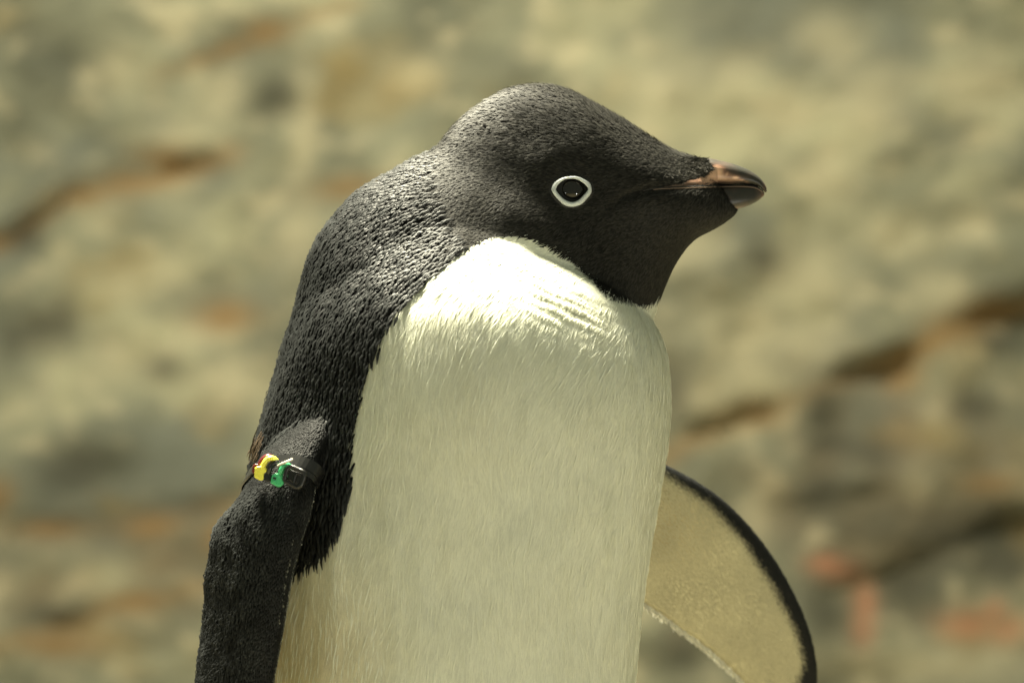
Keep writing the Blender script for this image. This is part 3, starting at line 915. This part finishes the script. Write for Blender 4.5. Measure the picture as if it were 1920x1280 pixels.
def tube(name, pts_, r, mat, closed=False, squash=1.0):
    pts_ = [Vector(q_) for q_ in pts_]
    n = 10; v_ = []
    K = len(pts_)
    for i, q_ in enumerate(pts_):
        a = pts_[(i - 1) % K] if closed or i > 0 else q_
        b_ = pts_[(i + 1) % K] if closed or i < K - 1 else q_
        t = (b_ - a).normalized()
        s_ = t.cross(Vector((0, -1, 0))).normalized(); u_ = s_.cross(t)
        for j in range(n):
            g_ = 2 * math.pi * j / n
            v_.append(tuple(q_ + s_ * math.cos(g_) * r + u_ * math.sin(g_) * r * squash))
    f_ = ring_faces(K, n, not closed)
    if closed:
        f_ += [((K - 1) * n + j, (K - 1) * n + (j + 1) % n, (j + 1) % n, j) for j in range(n)]
    return mesh_obj(name, v_, f_, mat)
gape(-1)
gape(1)

# ------------------------------------------------------------------ feet and tail (below the frame)
PINK = plain('foot_skin', (.42, .24, .18), .6, .4, .4, 300, .2)
for sx, fx in ((-1, -0.085), (1, 0.035)):
    v_, f_ = [], []
    root = Vector((fx, -0.02 if sx < 0 else 0.02, 0.0))
    hd_ = Vector((math.sin(HEADING), -math.cos(HEADING), 0)); sd = Vector((hd_.y, -hd_.x, 0))
    prof = [(-.03, .012, .035), (.0, .020, .034), (.03, .026, .024), (.06, .034, .017), (.085, .040, .014), (.10, .030, .012)]
    for t, w, h in prof:
        for j in range(10):
            a = 2 * math.pi * j / 10
            s_ = math.cos(a); zz = max(math.sin(a), -.2)
            toe = 1 + (.18 * abs(math.cos(1.5 * math.pi * s_)) if t > .05 else 0)
            q_ = root + hd_ * t * toe + sd * w * s_
            v_.append((q_.x, q_.y, h * (.3 + .7 * max(zz, 0)) if zz > 0 else .012))
    to_penguin(mesh_obj('foot', v_, ring_faces(len(prof), 10), PINK))

# ------------------------------------------------------------------ cable ties on the near flipper
def tie_mat(name, rgb, rough=.35):
    return plain(name, rgb, rough, .5, .15, 500, .10)
YEL = tie_mat('yellow_nylon', (.88, .82, .10)); RED = tie_mat('dark_red_nylon', (.10, .012, .012)); GRN = tie_mat('green_nylon', (.06, .46, .19))
BLK = tie_mat('black_nylon', (.010, .010, .010), .3); STEEL = plain('pale_cord', (.55, .52, .44), .35, .6)
Z6 = lambda x, y: (440 + x * .10935, 820 + y * .10935)
def arm(py):                              # centre and half axes of the flipper at photo height py
    r = catmull(FLIP_NEAR, 20)
    i = np.argmin(np.abs((r[:, 1] + r[:, 4]) / 2 - py))
    q_ = r[i]
    return np.array(P(*q_[:3])), np.array(P(*q_[3:6])), q_[6]
def strap(name, py, tilt, grow, width, thick, mat, parent):
    """closed ribbon round the flipper"""
    l, t, th = arm(py)
    c0 = (l + t) / 2; w = (l - t) / 2
    ax = np.array(P(430, 1000, -.05)) - np.array(P(590, 800, -.05)); ax /= np.linalg.norm(ax)
    ax -= w * (ax @ w) / (w @ w); ax /= np.linalg.norm(ax)
    nn = np.cross(ax, w); nn /= np.linalg.norm(nn)
    if nn[1] > 0: nn = -nn
    verts = []
    K = 48
    wl = np.linalg.norm(w); wd = w / wl
    for i in range(K):
        a = 2 * math.pi * i / K
        for (r_, h_) in ((0, -1), (1, -1), (1, 1), (0, 1)):
            g_ = grow + thick * r_
            q_ = c0 + wd * math.cos(a) * (wl + g_) + nn * math.sin(a) * (th * (1 + .35 * math.cos(a)) + g_) + ax * (h_ * width / 2 + tilt * math.cos(a))
            verts.append(tuple(q_))
    faces = [(i * 4 + j, i * 4 + (j + 1) % 4, ((i + 1) % K) * 4 + (j + 1) % 4, ((i + 1) % K) * 4 + j) for i in range(K) for j in range(4)]
    o = mesh_obj(name, verts, faces, mat, None, False)
    return o, nn, c0, wd, ax
def slab(name, outline, depth, y, mat, bev=.0006, hole=None, tiltx=0.0):
    """outline of photo pixels -> solid of real thickness standing on the flipper at depth y"""
    bm_ = bmesh.new()
    pts_ = [P(a_, b_, y + (a_ - outline[0][0]) * tiltx) for a_, b_ in outline]
    vs = [bm_.verts.new(q_) for q_ in pts_]
    f = bm_.faces.new(vs)
    r = bmesh.ops.extrude_face_region(bm_, geom=[f])
    bmesh.ops.translate(bm_, verts=[e_ for e_ in r['geom'] if isinstance(e_, bmesh.types.BMVert)], vec=(0, depth, 0))
    bmesh.ops.recalc_face_normals(bm_, faces=bm_.faces)
    me = bpy.data.meshes.new(name); bm_.to_mesh(me); bm_.free()
    me.materials.append(mat); me.shade_smooth()
    o = bpy.data.objects.new(name, me); col.objects.link(o)
    bv = o.modifiers.new('bevel', 'BEVEL'); bv.width = bev; bv.segments = 3; bv.limit_method = 'ANGLE'
    bv.harden_normals = True
    return o
def thing(name, loc, label, cat, group=None):
    e = bpy.data.objects.new(name, None); col.objects.link(e); e.location = loc
    tag(e, label, cat, group)
    bpy.context.view_layer.update()
    return e
def under(o, e):
    o.parent = e; o.matrix_parent_inverse = e.matrix_world.inverted(); return o
def curve_px(pts_, sub=5):
    return [P(*r) for r in catmull(pts_, sub)]
GRP = 'coloured ties round the flipper'
YB = -0.088
# yellow
t_ = thing('cable_tie', P(492, 888, YB), 'yellow plastic cable tie with rounded head on the black flipper', 'cable tie', GRP)
s_, *_ = strap('strap', 890, .004, -.0016, .0022, .0008, YEL, t_); under(s_, t_)
under(slab('head', [Z6(*q_) for q_ in [(345, 520), (375, 495), (480, 490), (555, 520), (590, 560), (500, 615), (492, 730), (430, 735), (335, 680)]], .004, YB - .001, YEL, .0009), t_)
under(tube('loop', curve_px([(*Z6(470, 520), YB + .001), (*Z6(515, 440), YB), (*Z6(560, 375), YB), (*Z6(635, 352), YB), (*Z6(700, 385), YB + .002), (*Z6(720, 430), YB + .006)]), .00125, YEL, False, 1.3), t_)
# dark red
t_ = thing('cable_tie', P(480, 880, YB), 'dark red plastic cable tie tucked behind the yellow one', 'cable tie', GRP)
s_, *_ = strap('strap', 886, .006, -.0016, .0022, .0008, RED, t_); under(s_, t_)
under(slab('head', [Z6(*q_) for q_ in [(292, 590), (305, 490), (345, 450), (440, 455), (500, 480), (500, 620), (400, 640), (310, 620)]], .004, YB + .0035, RED, .0009), t_)
under(tube('loop', curve_px([(*Z6(420, 480), YB + .005), (*Z6(470, 400), YB + .004), (*Z6(520, 345), YB + .004), (*Z6(590, 322), YB + .004), (*Z6(650, 350), YB + .006)]), .0012, RED, False, 1.3), t_)
# black tie between
t_ = thing('cable_tie', P(502, 890, YB), 'black plastic cable tie between the yellow and green ties', 'cable tie', GRP)
s_, *_ = strap('strap', 893, .001, .0007, .0024, .0009, BLK, t_); under(s_, t_)
under(slab('head', [Z6(*q_) for q_ in [(505, 630), (600, 590), (640, 640), (620, 760), (500, 745)]], .004, YB - .001, BLK, .0006), t_)
under(tube('loop', curve_px([(*Z6(590, 600), YB), (*Z6(600, 520), YB - .001), (*Z6(650, 450), YB), (*Z6(720, 430), YB + .001), (*Z6(760, 470), YB + .004)]), .0014, BLK, False, 1.3), t_)
under(tube('cut_end', curve_px([(*Z6(735, 490), YB - .001), (*Z6(830, 440), YB - .003), (*Z6(920, 405), YB - .004), (*Z6(990, 375), YB - .003)]), .0006, STEEL), t_)
# green
t_ = thing('cable_tie', P(520, 900, YB), 'green plastic cable tie with square head beside the black buckle', 'cable tie', GRP)
s_, *_ = strap('strap', 897, -.001, -.0016, .0022, .0008, GRN, t_); under(s_, t_)
hd2 = under(slab('head', [Z6(*q_) for q_ in [(640, 630), (700, 610), (770, 615), (850, 660), (828, 820), (745, 850), (610, 780)]], .005, YB - .003, GRN, .0007), t_)
under(slab('slot', [Z6(*q_) for q_ in [(660, 675), (715, 690), (712, 720), (655, 705)]], .001, YB - .0033, BLK, .0001), t_)
under(slab('pawl', [Z6(*q_) for q_ in [(645, 725), (715, 742), (705, 772), (635, 755)]], .001, YB - .0036, GRN, .0002), t_)
under(tube('loop', curve_px([(*Z6(775, 640), YB - .001), (*Z6(800, 560), YB - .002), (*Z6(840, 490), YB - .002), (*Z6(890, 470), YB - .001), (*Z6(945, 500), YB + .003)]), .0013, GRN, False, 1.3), t_)
# black buckle band
t_ = thing('flipper_band', P(552, 893, YB), 'black flipper band with open square buckle at the leading edge', 'band')
s_, *_ = strap('strap', 898, -.004, .0007, .0052, .0010, BLK, t_); under(s_, t_)
SQ = [(*Z6(895, 545), YB - .004), (*Z6(930, 510), YB - .004), (*Z6(985, 500), YB - .004), (*Z6(1090, 545), YB - .005), (*Z6(1180, 590), YB - .006), (*Z6(1195, 650), YB - .006), (*Z6(1165, 750), YB - .006),
      (*Z6(1120, 835), YB - .006), (*Z6(1050, 850), YB - .005), (*Z6(950, 790), YB - .005), (*Z6(865, 730), YB - .004), (*Z6(860, 680), YB - .004)]
under(tube('buckle_frame', curve_px(SQ + [SQ[0]], 4)[:-1], .0010, BLK, True), t_)
IN = [(*Z6(1060, 610), YB - .0045), (*Z6(1145, 645), YB - .005), (*Z6(1135, 720), YB - .005), (*Z6(1085, 800), YB - .005), (*Z6(1005, 815), YB - .0045), (*Z6(1020, 720), YB - .0045)]
under(tube('buckle_tongue', curve_px(IN + [IN[0]], 4)[:-1], .0006, BLK, True), t_)
under(slab('buckle_plate', [Z6(*q_) for q_ in [(930, 540), (1170, 620), (1110, 820), (890, 720)]], .002, YB - .001, BLK, .0004), t_)
